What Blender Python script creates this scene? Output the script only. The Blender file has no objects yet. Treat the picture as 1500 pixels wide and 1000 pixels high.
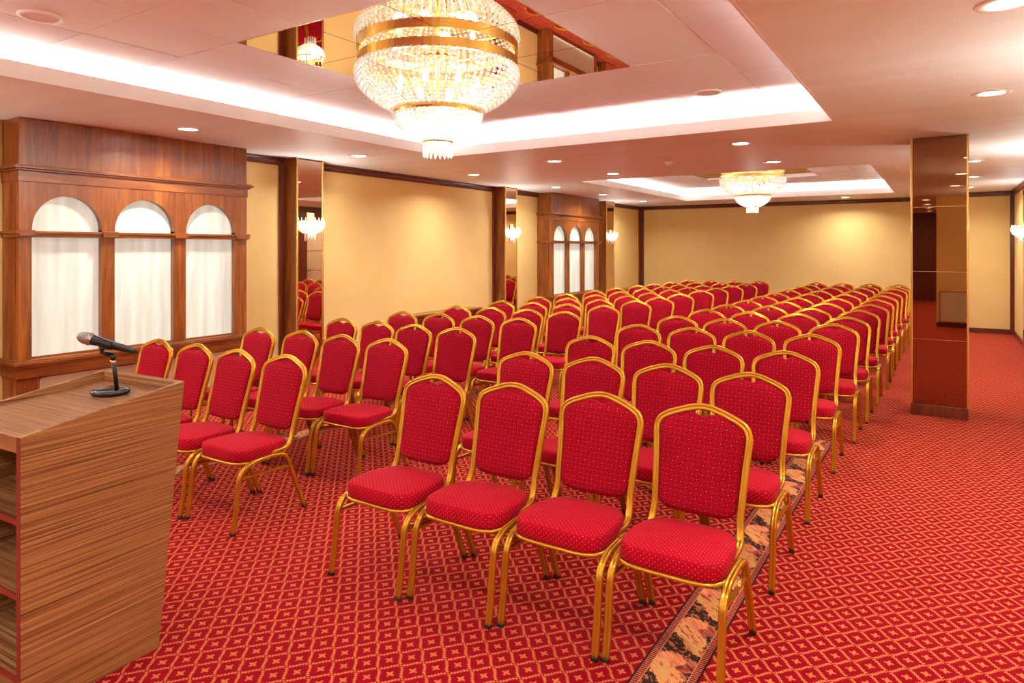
import bpy, math, random
from math import sin, cos, pi, radians, sqrt
random.seed(7)
S = bpy.context.scene
COL = S.collection

# ------------------------------------------------------------------ camera, world, exposure
cam_d = bpy.data.cameras.new('camera')
cam_d.sensor_width = 36.0
cam_d.lens = 980 / 1500 * 36
cam_d.shift_y = -(500 - 363) / 1500
cam_d.clip_end = 100
cam = bpy.data.objects.new('camera', cam_d)
COL.objects.link(cam)
cam.location = (0, 0, 1.58)
cam.rotation_euler = (pi / 2, 0, radians(32.75))
S.camera = cam

S.view_settings.view_transform = 'Standard'
S.view_settings.look = 'None'
S.view_settings.gamma = 1
S.view_settings.use_curve_mapping = False
S.view_settings.exposure = 0.45

W = bpy.data.worlds.new('world')
S.world = W
W.use_nodes = True
W.node_tree.nodes['Background'].inputs[0].default_value = (1, .95, .9, 1)
W.node_tree.nodes['Background'].inputs[1].default_value = 0.02

S.cycles.max_bounces = 10
S.cycles.diffuse_bounces = 5
S.cycles.glossy_bounces = 6
S.cycles.transparent_max_bounces = 12
S.cycles.sample_clamp_indirect = 6
S.cycles.use_denoising = True
S.cycles.caustics_reflective = False
S.cycles.caustics_refractive = False

CZ = 2.62            # ceiling
TZ = 2.85            # tiles in the raised trays
WX, EX = -6.45, 1.10  # left and right walls
FY, FY2 = 16.05, 15.2
K_DOWN, K_COVE, K_CHAN, K_SCON = 19.0, 34.0, 110.0, 28.0

# ------------------------------------------------------------------ ids
def tag(o, label=None, cat=None, group=None, kind=None):
    if label: o['label'] = label
    if cat: o['category'] = cat
    if group: o['group'] = group
    if kind: o['kind'] = kind
    return o

def empty(name, loc, rz=0.0, label=None, cat=None, group=None):
    o = bpy.data.objects.new(name, None)
    o.empty_display_size = .1
    COL.objects.link(o)
    o.location = loc
    o.rotation_euler = (0, 0, rz)
    return tag(o, label, cat, group)

# ------------------------------------------------------------------ mesh builder
class MB:
    def __init__(s):
        s.v = []; s.f = []; s.sm = []
    def add(s, vs, fs, smooth=False):
        b = len(s.v)
        s.v += [tuple(p) for p in vs]
        for f in fs:
            s.f.append(tuple(b + i for i in f)); s.sm.append(smooth)
        return s
    def box(s, x0, x1, y0, y1, z0, z1):
        x0, x1 = min(x0, x1), max(x0, x1); y0, y1 = min(y0, y1), max(y0, y1); z0, z1 = min(z0, z1), max(z0, z1)
        return s.add([(x0,y0,z0),(x1,y0,z0),(x1,y1,z0),(x0,y1,z0),(x0,y0,z1),(x1,y0,z1),(x1,y1,z1),(x0,y1,z1)],
              [(0,3,2,1),(4,5,6,7),(0,1,5,4),(1,2,6,5),(2,3,7,6),(3,0,4,7)])
    def prism(s, pts, a, b, axis):
        """polygon pts (2D) extruded from a to b along axis 0/1/2"""
        def mk(p, t):
            if axis == 0: return (t, p[0], p[1])
            if axis == 1: return (p[0], t, p[1])
            return (p[0], p[1], t)
        n = len(pts)
        vs = [mk(p, a) for p in pts] + [mk(p, b) for p in pts]
        fs = [tuple(range(n - 1, -1, -1)), tuple(range(n, 2 * n))]
        fs += [(i, (i + 1) % n, n + (i + 1) % n, n + i) for i in range(n)]
        return s.add(vs, fs)
    def lathe(s, prof, n=32, c=(0, 0, 0), a0=0, a1=2 * pi, smooth=True):
        full = abs(a1 - a0 - 2 * pi) < 1e-6
        m = n if full else n + 1
        vs = []
        for i in range(m):
            a = a0 + (a1 - a0) * i / n
            for r, z in prof:
                vs.append((c[0] + r * cos(a), c[1] + r * sin(a), c[2] + z))
        k = len(prof); fs = []
        for i in range(n):
            j = (i + 1) % m
            for q in range(k - 1):
                fs.append((i * k + q, j * k + q, j * k + q + 1, i * k + q + 1))
        return s.add(vs, fs, smooth)
    def sweep(s, path, prof, nrm, closed=False, smooth=True, caps=True):
        """prof: (across, along-normal) points; nrm: function(i)->normal hint"""
        n = len(path); k = len(prof); vs = []
        for i in range(n):
            p0 = path[(i - 1) % n if closed else max(i - 1, 0)]; p1 = path[(i + 1) % n if closed else min(i + 1, n - 1)]
            T = vnorm(vsub(p1, p0)); N = nrm(i)
            N = vnorm(vsub(N, vmul(T, vdot(N, T)))); B = vcross(T, N)
            for a, b in prof:
                vs.append(tuple(path[i][q] + B[q] * a + N[q] * b for q in range(3)))
        fs = []
        for i in range(n if closed else n - 1):
            j = (i + 1) % n
            for q in range(k):
                r = (q + 1) % k
                fs.append((i * k + q, i * k + r, j * k + r, j * k + q))
        if caps and not closed:
            fs.append(tuple(range(k - 1, -1, -1))); fs.append(tuple((n - 1) * k + q for q in range(k)))
        return s.add(vs, fs, smooth)
    def ball(s, c, r, n=8, m=5, sz=1.0):
        vs = [(c[0], c[1], c[2] + r * sz)]
        for j in range(1, m):
            t = pi * j / m
            for i in range(n):
                a = 2 * pi * i / n
                vs.append((c[0] + r * sin(t) * cos(a), c[1] + r * sin(t) * sin(a), c[2] + r * sz * cos(t)))
        vs.append((c[0], c[1], c[2] - r * sz))
        fs = [(0, 1 + i, 1 + (i + 1) % n) for i in range(n)]
        for j in range(m - 2):
            for i in range(n):
                a = 1 + j * n + i; b = 1 + j * n + (i + 1) % n
                fs.append((a, a + n, b + n, b))
        L = len(vs) - 1; b0 = 1 + (m - 2) * n
        fs += [(L, b0 + (i + 1) % n, b0 + i) for i in range(n)]
        return s.add(vs, fs, True)
    def mesh(s, name, mat, uv=True, bev=0.0):
        me = bpy.data.meshes.new(name)
        me.from_pydata(s.v, [], s.f)
        me.polygons.foreach_set('use_smooth', s.sm)
        if uv:
            L = me.uv_layers.new(name='UVMap')
            for p in me.polygons:
                n = p.normal
                for li in p.loop_indices:
                    c = me.vertices[me.loops[li].vertex_index].co
                    if abs(n.z) > .62: u = (c.x, c.y)
                    elif abs(n.y) > abs(n.x): u = (c.x, c.z)
                    else: u = (c.y, c.z)
                    L.data[li].uv = u
        me.materials.append(mat)
        me.update()
        return me
    def build(s, name, mat, parent=None, bev=0.0, seg=2, uv=True):
        me = s.mesh(name, mat, uv)
        o = bpy.data.objects.new(name, me)
        COL.objects.link(o)
        if parent: o.parent = parent
        if bev:
            m = o.modifiers.new('bevel', 'BEVEL'); m.width = bev; m.segments = seg; m.limit_method = 'ANGLE'
        return o

def vsub(a, b): return (a[0]-b[0], a[1]-b[1], a[2]-b[2])
def vmul(a, k): return (a[0]*k, a[1]*k, a[2]*k)
def vdot(a, b): return a[0]*b[0]+a[1]*b[1]+a[2]*b[2]
def vcross(a, b): return (a[1]*b[2]-a[2]*b[1], a[2]*b[0]-a[0]*b[2], a[0]*b[1]-a[1]*b[0])
def vnorm(a):
    l = sqrt(vdot(a, a)) or 1; return (a[0]/l, a[1]/l, a[2]/l)
def circ(r, n=8): return [(r * cos(2*pi*i/n), r * sin(2*pi*i/n)) for i in range(n)]
def spline(pts, n=6):
    """Catmull-Rom through pts"""
    out = []
    P = [pts[0]] + list(pts) + [pts[-1]]
    for i in range(1, len(P) - 2):
        a, b, c, d = P[i-1], P[i], P[i+1], P[i+2]
        for k in range(n):
            t = k / n
            out.append(tuple(.5 * (2*b[q] + (c[q]-a[q])*t + (2*a[q]-5*b[q]+4*c[q]-d[q])*t*t + (3*b[q]-a[q]-3*c[q]+d[q])*t**3) for q in range(len(b))))
    out.append(tuple(pts[-1]))
    return out

# ------------------------------------------------------------------ node helpers
def srgb(r, g, b):
    f = lambda c: (c/255/12.92) if c/255 <= .04045 else ((c/255+.055)/1.055)**2.4
    return (f(r), f(g), f(b), 1)

class E:
    """tiny expression wrapper around Math nodes"""
    def __init__(s, nt, sock): s.nt = nt; s.s = sock
    def _op(s, op, *o):
        n = s.nt.nodes.new('ShaderNodeMath'); n.operation = op
        for i, a in enumerate((s,) + o):
            if isinstance(a, E): s.nt.links.new(a.s, n.inputs[i])
            else: n.inputs[i].default_value = a
        return E(s.nt, n.outputs[0])
    def __add__(s, o): return s._op('ADD', o)
    def __radd__(s, o): return s._op('ADD', o)
    def __sub__(s, o): return s._op('SUBTRACT', o)
    def __rsub__(s, o): return (s * -1) + o
    def __mul__(s, o): return s._op('MULTIPLY', o)
    def __rmul__(s, o): return s._op('MULTIPLY', o)
    def __truediv__(s, o): return s._op('DIVIDE', o)
    def abs(s): return s._op('ABSOLUTE')
    def fract(s): return s._op('FRACT')
    def floor(s): return s._op('FLOOR')
    def sin(s): return s._op('SINE')
    def lt(s, o): return s._op('LESS_THAN', o)
    def gt(s, o): return s._op('GREATER_THAN', o)
    def min(s, o): return s._op('MINIMUM', o)
    def max(s, o): return s._op('MAXIMUM', o)
    def sqrt(s): return s._op('SQRT')
    def clamp(s): return s.max(0.0).min(1.0)
    def step(s, edge, soft):   # 1 when s < edge, soft border
        return ((edge - s) * (1.0 / soft) + .5).clamp()

class M:
    def __init__(s, name, rough=.5, metal=0.0, spec=.5, col=(.8, .8, .8, 1)):
        s.m = bpy.data.materials.new(name); s.m.use_nodes = True
        s.nt = s.m.node_tree; s.b = s.nt.nodes['Principled BSDF']
        s.b.inputs['Roughness'].default_value = rough; s.b.inputs['Metallic'].default_value = metal
        s.b.inputs['Specular IOR Level'].default_value = spec
        s.b.inputs['Base Color'].default_value = col
    def node(s, t): return s.nt.nodes.new(t)
    def link(s, a, b): s.nt.links.new(a, b)
    def coord(s, kind='Object', scale=(1, 1, 1), rot=(0, 0, 0)):
        tc = s.node('ShaderNodeTexCoord'); mp = s.node('ShaderNodeMapping')
        s.link(tc.outputs[kind], mp.inputs[0]); mp.inputs['Scale'].default_value = scale; mp.inputs['Rotation'].default_value = rot
        return mp.outputs[0]
    def xyz(s, vec):
        n = s.node('ShaderNodeSeparateXYZ'); s.link(vec, n.inputs[0])
        return E(s.nt, n.outputs[0]), E(s.nt, n.outputs[1]), E(s.nt, n.outputs[2])
    def noise(s, vec, scale, detail=3, rough=.5, dist=0.0):
        n = s.node('ShaderNodeTexNoise'); s.link(vec, n.inputs['Vector'])
        n.inputs['Scale'].default_value = scale; n.inputs['Detail'].default_value = detail
        n.inputs['Roughness'].default_value = rough; n.inputs['Distortion'].default_value = dist
        return E(s.nt, n.outputs[0])
    def ramp(s, fac, stops):
        n = s.node('ShaderNodeValToRGB'); s.link(fac.s, n.inputs[0])
        el = n.color_ramp.elements
        while len(el) < len(stops): el.new(.5)
        for e, (p, c) in zip(el, stops): e.position = p; e.color = c
        return n.outputs[0]
    def mix(s, fac, a, b):
        n = s.node('ShaderNodeMix'); n.data_type = 'RGBA'
        if isinstance(fac, E): s.link(fac.s, n.inputs[0])
        else: n.inputs[0].default_value = fac
        for k, v in ((6, a), (7, b)):
            if isinstance(v, tuple): n.inputs[k].default_value = v
            else: s.link(v, n.inputs[k])
        return n.outputs[2]
    def color(s, c): s.link(c, s.b.inputs['Base Color']); return s
    def bump(s, h, strength=.3, dist=.002):
        n = s.node('ShaderNodeBump'); n.inputs['Strength'].default_value = strength; n.inputs['Distance'].default_value = dist
        s.link(h.s, n.inputs['Height']); s.link(n.outputs[0], s.b.inputs['Normal']); return s

def wood(name, c0, c1, c2, grain='Z', rough=.28, scale=1.0):
    m = M(name, rough)
    sc = {'Z': (9, 9, .8), 'Y': (9, .8, 9), 'X': (.8, 9, 9)}[grain]
    v = m.coord('Object', tuple(k * scale for k in sc))
    n1 = m.noise(v, 1.6, 5, .6, 1.2)
    n2 = m.noise(v, 9.0, 3, .6, .3)
    f = (n1 * .75 + n2 * .25)
    m.color(m.ramp(f, [(.30, c0), (.5, c1), (.70, c2)]))
    m.bump(n2, .05, .001)
    m.b.inputs['Coat Weight'].default_value = .25; m.b.inputs['Coat Roughness'].default_value = .22
    return m.m

CH0, CH1, CH2 = srgb(92, 44, 16), srgb(134, 72, 28), srgb(172, 106, 46)
WOODZ = wood('cherry wood upright grain', CH0, CH1, CH2, 'Z')
WOODY = wood('cherry wood long grain', CH0, CH1, CH2, 'Y')
WOODX = wood('cherry wood cross grain', CH0, CH1, CH2, 'X')
DARKW = wood('dark red brown wood', srgb(62, 22, 12), srgb(88, 34, 20), srgb(108, 46, 28), 'Y', .3)
DARKZ = wood('dark red brown wood upright', srgb(66, 24, 12), srgb(98, 40, 20), srgb(124, 56, 30), 'Z', .3)

def zebra(name, axis='s'):
    m = M(name, .33)
    # fine straight stripes along the board, slightly wandering
    sc = {'Y': (2, .6, 110), 'X': (.6, 110, 2), 'XZ': (.6, 2, 110)}[axis]
    v = m.coord('Object', sc)
    n1 = m.noise(v, 1.1, 4, .7, .25); n2 = m.noise(v, 3.4, 2, .6, .1)
    f = n1 * .6 + n2 * .4
    m.color(m.ramp(f, [(.38, srgb(66, 34, 18)), (.47, srgb(134, 86, 48)), (.54, srgb(160, 114, 70)), (.66, srgb(190, 150, 104))]))
    m.bump(n2, .05, .0008)
    return m.m
ZEB_SIDE = zebra('zebrano veneer lengthwise', 'Y')
ZEB_TOP = zebra('zebrano veneer crosswise', 'X')
ZEB_FR = zebra('zebrano veneer front', 'XZ')
EDGE = M('red brown edge band', .4, col=srgb(120, 44, 34)).m

def mk_fabric(name, quilt):
    m = M(name, .8, 0, .08)
    m.b.inputs['Sheen Weight'].default_value = .05; m.b.inputs['Sheen Roughness'].default_value = .4
    m.b.inputs['Sheen Tint'].default_value = (1, .35, .4, 1)
    v = m.coord('UV'); x, y, z = m.xyz(v)
    px, py = (.044, .038) if quilt else (.023, .021)
    u = x / px; w = y / py
    def dot(ou, ow):
        a = ((u + ou).fract() - .5) * px; b = ((w + ow).fract() - .5) * py
        return (a * a + b * b).sqrt()
    d = dot(.5, .5).min(dot(0.0, 0.0))
    dots = d.step(.00115 if quilt else .0009, .0006)
    base = srgb(154, 4, 28) if not quilt else srgb(140, 3, 25)
    weave = m.noise(m.coord('UV', (1, 1, 1)), 900, 1)
    col = m.mix(weave, base, tuple(min(1, c * 1.25) for c in base[:3]) + (1,))
    if quilt:
        sx = (w * (2 * pi)).sin() * .07
        l1 = ((u + w + sx).fract() - .5).abs(); l2 = ((u - w + sx).fract() - .5).abs()
        # ogee outlines run through the dots
        q1 = ((u + w + sx + .5).fract() - .5).abs(); q2 = ((u - w + sx + .5).fract() - .5).abs()
        line = q1.min(q2)
        lf = line.step(.055, .05)
        col = m.mix(lf * .75, col, srgb(88, 2, 20))
        m.bump((line * 4).clamp(), .5, .0015)
    else:
        m.bump(weave, .15, .0006)
    m.color(m.mix(dots, col, srgb(250, 196, 176)))
    return m.m
FAB_SEAT = mk_fabric('red dotted seat fabric', False)
FAB_BACK = mk_fabric('red quilted dotted back fabric', True)

GOLD = M('gold lacquered tube', .27, .7, .5, srgb(204, 148, 40)).m
BRASS = M('polished brass', .24, .9, .5, srgb(238, 208, 134)).m
BLACKRUB = M('black rubber', .6, col=srgb(26, 22, 20)).m
MIR_CLEAR = M('pale bronze mirror glass', .012, 1.0, .5, (.80, .62, .46, 1)).m
MIR_CEIL = M('ceiling mirror glass', .01, 1.0, .5, (.90, .80, .66, 1)).m
MIR_BRONZE = M('dark bronze mirror glass', .015, 1.0, .5, (.31, .18, .11, 1)).m
BLACKM = M('black satin metal', .32, .3, .5, srgb(26, 24, 24)).m
BLACKGL = M('glossy black plastic', .12, 0, .5, srgb(18, 16, 16)).m
WHITEP = M('white enamel trim', .4, col=srgb(232, 226, 220)).m
WINWHITE = M('white frosted pane', .5, col=srgb(236, 236, 226)).m
def emis(name, col, k):
    m = M(name, .5); m.b.inputs['Base Color'].default_value = col
    m.b.inputs['Emission Color'].default_value = col; m.b.inputs['Emission Strength'].default_value = k
    return m.m
LENS = emis('lit downlight lens', (1, .93, .80, 1), 14)
BULB = emis('lit candle bulb', (1, .88, .66, 1), 20)
m = M('backlit frosted pane', .45)
v = m.coord('Object', (1, 6, .4)); n = m.noise(v, 3, 2)
pc = m.ramp(n, [(.3, srgb(186, 190, 176)), (.7, srgb(206, 210, 198))])
m.color(pc); m.link(pc, m.b.inputs['Emission Color']); m.b.inputs['Emission Strength'].default_value = .52
PANE = m.m

m = M('honey wallpaper', .62, 0, .35)
v = m.coord('Object', (1, 1, 1))
n = m.noise(v, 60, 3, .6); n2 = m.noise(v, 1.4, 2)
m.color(m.ramp(n * .5 + n2 * .5, [(.3, srgb(222, 190, 118)), (.7, srgb(234, 206, 138))])); m.bump(n, .06, .0006)
WALLP = m.m
m = M('pink cream ceiling paint', .5, 0, .4)
n = m.noise(m.coord('Object', (.4, 3, 1)), 1.5, 2)
m.color(m.ramp(n, [(.3, srgb(226, 226, 226)), (.7, srgb(234, 234, 233))]))
CEIL = m.m
m = M('white ceiling tile', .55, 0, .4)
v = m.coord('Object'); n = m.noise(v, 260, 2)
m.color(m.ramp(n, [(.3, srgb(232, 232, 232)), (.7, srgb(242, 242, 242))])); m.bump(n, .15, .0008)
TILE = m.m
COVE = M('white cove paint', .5, col=srgb(236, 230, 226)).m
BEIGEV = M('beige vent grille', .5, col=srgb(214, 208, 180)).m
BEIGED = M('beige padded door leather', .5, col=srgb(196, 172, 140)).m

def crystal():
    m = bpy.data.materials.new('cut crystal'); m.use_nodes = True; nt = m.node_tree
    nt.nodes.clear()
    out = nt.nodes.new('ShaderNodeOutputMaterial')
    gl = nt.nodes.new('ShaderNodeBsdfGlossy'); gl.inputs[0].default_value = (1, .98, .95, 1); gl.inputs[1].default_value = .08
    tr = nt.nodes.new('ShaderNodeBsdfTranslucent'); tr.inputs[0].default_value = (.98, .95, .90, 1)
    df = nt.nodes.new('ShaderNodeBsdfDiffuse'); df.inputs[0].default_value = (.95, .93, .90, 1)
    tp = nt.nodes.new('ShaderNodeBsdfTransparent'); tp.inputs[0].default_value = (.97, .97, .97, 1)
    def mx(f, a, b):
        n = nt.nodes.new('ShaderNodeMixShader'); n.inputs[0].default_value = f
        nt.links.new(a, n.inputs[1]); nt.links.new(b, n.inputs[2]); return n
    a = mx(.45, tr.outputs[0], df.outputs[0]); b = mx(.30, a.outputs[0], gl.outputs[0])
    c = mx(.28, b.outputs[0], tp.outputs[0])
    nt.links.new(c.outputs[0], out.inputs[0])
    return m
CRYS = crystal()

# carpet with diagonal lattice of gold leaf lines and small crosses
def mk_carpet():
    m = M('red lattice carpet', .95, 0, .05)
    m.b.inputs['Sheen Weight'].default_value = .06; m.b.inputs['Sheen Roughness'].default_value = .5
    m.b.inputs['Sheen Tint'].default_value = (1, .25, .25, 1)
    v = m.coord('Object'); x, y, z = m.xyz(v)
    c = .0845
    k = 1 / (sqrt(2) * c)
    fz = m.noise(v, 160, 2, .7)
    a = (x + y) * k + .5; b = (y - x) * k + .5 - (3.806 / (sqrt(2) * c)) % 1.0
    wa = (b * (2 * pi)).sin() * .035; wb = (a * (2 * pi)).sin() * .035
    fa = ((a + wa).fract() - .5).abs(); fb = ((b + wb).fract() - .5).abs()   # 0 at cell centre, .5 on the lines
    jit = (fz - .5) * .26
    # leafy lines, broken near the crossings
    teeth_b = ((b * 7).fract() - .5).abs() * .07; teeth_a = ((a * 7).fract() - .5).abs() * .07
    la = (.5 - fa).step(teeth_b * 1.9 + .022 + jit * .5, .02) * (fb.lt(.41))
    lb = (.5 - fb).step(teeth_a * 1.9 + .022 + jit * .5, .02) * (fa.lt(.41))
    node = (1.0 - fa - fb).step(.06 + jit * .3, .02)
    ca = ((a.fract()) - .5).abs(); cb = ((b.fract()) - .5).abs()
    cross = (ca - cb).abs().step(.07 + jit * .3, .03) * ca.max(cb).step(.155 + jit * .3, .03)
    core = (ca + cb).step(.12, .04)
    gold = la.max(lb).max(node).max(cross).max(core)
    pile = m.noise(v, 420, 2, .6)
    red = m.ramp(pile, [(.3, srgb(116, 0, 14)), (.7, srgb(147, 1, 24))])
    gcol = m.ramp(pile, [(.3, srgb(196, 92, 50)), (.7, srgb(226, 150, 84))])
    m.color(m.mix(gold * .78, red, gcol)); m.bump(pile, .5, .003)
    return m.m
CARPET = mk_carpet()

def mk_border():
    # UV: x across 0..1, y along in metres
    m = M('floral border carpet', .9, 0, .15)
    v0 = m.coord('UV'); x, y, z = m.xyz(v0)
    pile = m.noise(m.coord('Object'), 420, 2)
    n1 = m.noise(m.coord('UV', (4, 16, 1)), 2.2, 3, .6); n2 = m.noise(m.coord('UV', (4, 20, 1)), 2.0, 2, .5)
    fine = m.noise(m.coord('UV', (9, 30, 1)), 3.5, 3, .7, .8)
    per = .285
    mp = m.node('ShaderNodeMapping'); m.link(m.coord('UV', (.22, 1, 1), (0, 0, .80)), mp.inputs[0]); mp.inputs['Scale'].default_value = (14, 75, 1)
    fine = m.noise(mp.outputs[0], 1.0, 3, .65, .9)
    t = (y / per + .13).fract()             # one motif
    X = (x - .5) * .21 + (n1 - .5) * .05; Y = (t - .5) * per + (n2 - .5) * .05
    def ell(cx, cy, rx, ry, ang):
        ca, sa = cos(ang), sin(ang)
        dx = X - cx; dy = Y - cy
        p = (dx * ca + dy * sa) / rx; q = (dy * ca - dx * sa) / ry
        return (p * p + q * q).sqrt()
    leaf1 = ell(-.010, .018, .092, .046, -.75); leaf2 = ell(.022, -.045, .075, .034, -.9)
    peach = ell(-.020, .105, .055, .044, 0).min(ell(-.02, .105 - per, .055, .044, 0))
    rose = ell(.042, .080, .030, .040, 0).min(ell(.042, .080 - per, .030, .040, 0))
    dark = srgb(52, 26, 22)
    col = m.mix(n2.gt(.50) * fine.gt(.5), dark, srgb(176, 104, 66))
    col = m.mix(rose.step(1.0, .1), col, m.ramp(fine, [(.40, srgb(96, 10, 22)), (.62, srgb(196, 96, 76))]))
    col = m.mix(peach.step(1.0, .1), col, m.ramp(fine, [(.40, srgb(206, 108, 74)), (.60, srgb(232, 156, 108))]))
    tan_ = m.ramp(fine, [(.38, srgb(150, 40, 36)), (.43, srgb(214, 122, 78)), (.52, srgb(222, 158, 96)), (.62, srgb(206, 166, 96))])
    col = m.mix(leaf1.min(leaf2).step(1.0, .08), col, tan_)
    ed = (x - .5).abs()
    rung = ((y / .0125).fract() - .5).abs().gt(.22)
    lad = m.mix(rung, srgb(48, 20, 20), srgb(196, 96, 72))
    col = m.mix(ed.gt(.335), col, srgb(204, 140, 96))
    col = m.mix(ed.gt(.35), col, lad)
    col = m.mix(ed.gt(.465), col, srgb(44, 12, 18))
    m.color(col); m.bump(pile, .5, .003)
    return m.m
BORDER = mk_border()

# ------------------------------------------------------------------ lamps
def area(name, loc, rot, sx, sy, power, col=(1, .98, .95), parent=None, shape='RECTANGLE', spread=pi):
    d = bpy.data.lights.new(name, 'AREA'); d.shape = shape; d.size = sx
    if shape in ('RECTANGLE', 'ELLIPSE'): d.size_y = sy
    d.energy = power; d.color = col; d.spread = spread
    o = bpy.data.objects.new(name, d); COL.objects.link(o); o.location = loc; o.rotation_euler = rot
    if parent: o.parent = parent
    return o
def point(name, loc, power, r=.03, col=(1, .97, .91), parent=None):
    d = bpy.data.lights.new(name, 'POINT'); d.energy = power; d.shadow_soft_size = r; d.color = col
    o = bpy.data.objects.new(name, d); COL.objects.link(o); o.location = loc
    if parent: o.parent = parent
    return o

# ------------------------------------------------------------------ setting
T1 = (-4.78, -.74, .94, 6.02); T2 = (-4.76, -.74, 9.36, 14.5); T3 = (-4.78, -.74, -7.5, -2.4)  # last tray is unseen behind the camera, invented for its soft light
def struct(mb, name, mat, bev=0): return tag(mb.build(name, mat, None, bev), kind='structure')

fl = MB().box(WX - .2, EX + .2, -9.0, FY + .2, -.1, 0)
struct(fl, 'floor', CARPET)

cl = MB()
def slab(x0, x1, y0, y1): cl.box(x0, x1, y0, y1, CZ, CZ + .05)
x0, x1 = WX - .2, EX + .2
slab(x0, x1, -9, T3[2]); slab(x0, x1, T3[3], T1[2]); slab(x0, x1, T1[3], T2[2]); slab(x0, x1, T2[3], FY + .2)
for t in (T1, T2, T3):
    slab(x0, t[0], t[2], t[3]); slab(t[1], x1, t[2], t[3])
struct(cl, 'ceiling', CEIL)

def tray(t, i):
    x0, x1, y0, y1 = t; s = .17
    m = MB()   # lip upstand and cove walls
    th = .015
    for a in ((x0 - .001, x0 + th, y0 - .001, y1 + .001), (x1 - th, x1 + .001, y0 - .001, y1 + .001), (x0 + th, x1 - th, y0 - .001, y0 + th), (x0 + th, x1 - th, y1 - th, y1 + .001)):
        m.box(*a, CZ - .002, CZ + .105)
    X0, X1, Y0, Y1 = x0 - s, x1 + s, y0 - s, y1 + s
    for a in ((X0 - .02, X0, Y0, Y1), (X1, X1 + .02, Y0, Y1), (X0, X1, Y0 - .02, Y0), (X0, X1, Y1, Y1 + .02)):
        m.box(*a, CZ + .05, TZ + .02)
    struct(m, 'trim_%d' % i, COVE)
    cx, cy = (x0 + x1) / 2 - .04 * 0, (y0 + y1) / 2
    # tiles
    g = MB(); p = .61; k = MB()
    nx, ny = 8, 11
    for ix in range(-5, 5):
        for iy in range(-5, 6):
            ax = cx + (ix + .5) * p - 0 ; ay = cy + (iy - .5) * p
            a0, a1 = max(ax, X0 + .004), min(ax + p, X1 - .004); b0, b1 = max(ay, Y0 + .004), min(ay + p, Y1 - .004)
            if a1 - a0 < .03 or b1 - b0 < .03: continue
            if -2 <= ix <= 0 and -1 <= iy <= 1: continue
            dz = random.uniform(0, .004)
            g.box(a0 + .003, a1 - .003, b0 + .003, b1 - .003, TZ + dz, TZ + dz + .012)
    o = struct(g, 'ceiling', TILE, .0015)
    k.box(X0 - .02, X1 + .02, Y0 - .02, Y1 + .02, TZ + .02, TZ + .04)
    struct(k, 'trim_%d' % (i + 2), BRASS)
    return cx, cy
C1 = tray(T1, 1); C2 = tray(T2, 2); C3 = tray(T3, 12)

def ceil_mirror(cx, cy, label):
    t = empty('ceiling_mirror', (cx, cy, TZ), 0, label, 'mirror', 'mirror squares in the ceiling trays')
    p = .61
    for i in (-1, 0, 1):
        for j in (-1, 0, 1):
            MB().box(i * p - p/2 + .003, i * p + p/2 - .003, j * p - p/2 + .003, j * p + p/2 - .003, .001, .009).build('mirror_panel', MIR_CEIL, t)
    f = MB(); h = 1.5 * p
    for a in ((-h - .006, -h + .001, -h, h), (h - .001, h + .006, -h, h), (-h, h, -h - .006, -h + .001), (-h, h, h - .001, h + .006)): f.box(*a, .0005, .008)
    f.build('frame', BRASS, t)
ceil_mirror(C1[0], C1[1], 'large square mirror of nine panels in the near ceiling tray')
ceil_mirror(C2[0], C2[1], 'square mirror in the far ceiling tray above the distant chandelier')

for nm, t in (('near', T1), ('far', T2), ('behind', T3)):  # cove lights of the unseen third tray are added for light from behind
    x0, x1, y0, y1 = t; cx, cy = (x0+x1)/2, (y0+y1)/2; w, l = x1-x0, y1-y0
    z = CZ + .062
    k = K_COVE
    area('cove_light', (x0 - .09, cy, z), (pi, radians(-52), 0), .05, l, k * l, (1, .97, .94))
    area('cove_light', (x1 + .09, cy, z), (pi, radians(52), 0), .05, l, k * l, (1, .97, .94))
    area('cove_light', (cx, y0 - .09, z), (pi - radians(52), 0, 0), w, .05, k * w, (1, .97, .94))
    area('cove_light', (cx, y1 + .09, z), (pi + radians(52), 0, 0), w, .05, k * w, (1, .97, .94))

# walls (wallpaper), crown trim and base
struct(MB().box(WX - .2, WX, -9, FY + .2, 0, CZ + .05), 'wall_left', WALLP)
struct(MB().box(WX - .2, EX + .2, FY, FY + .2, 0, CZ + .05), 'wall_far', WALLP)
struct(MB().box(-.1, EX + .2, FY2, FY + .1, 0, CZ + .05), 'wall_far_right', WALLP)
struct(MB().box(EX, EX + .2, -9, FY + .1, 0, CZ + .05), 'wall_right', WALLP)
struct(MB().box(-.10, EX + .1, -1.35, -1.1, 0, CZ + .02), 'wall_back', WALLP)
struct(MB().box(WX - .2, EX + .2, -9, -8.8, 0, CZ + .05), 'wall_back_far', DARKZ)

def crown_y(m, X, s, ya, yb):     # along Y on a wall at X, room side s
    m.prism([(X, CZ - .085), (X + s * .02, CZ - .085), (X + s * .028, CZ - .06), (X + s * .028, CZ - .03), (X + s * .05, CZ - .018), (X + s * .05, CZ), (X, CZ)], ya, yb, 1)
def crown_x(m, Y, xa, xb):
    m.prism([(Y, CZ - .085), (Y - .02, CZ - .085), (Y - .028, CZ - .06), (Y - .028, CZ - .03), (Y - .05, CZ - .018), (Y - .05, CZ), (Y, CZ)], xa, xb, 0)
tr = MB(); crown_y(tr, WX, 1, 4.40, 5.10); crown_y(tr, WX, 1, 5.52, 9.46); crown_y(tr, WX, 1, 9.84, 10.9); crown_y(tr, WX, 1, 13.96, FY)
struct(tr, 'trim_5', DARKW)
tr = MB(); crown_x(tr, FY, WX, -.1); struct(tr, 'trim_6', DARKW)
tr = MB(); crown_x(tr, FY2, -.1, EX); struct(tr, 'trim_7', DARKW)
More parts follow.
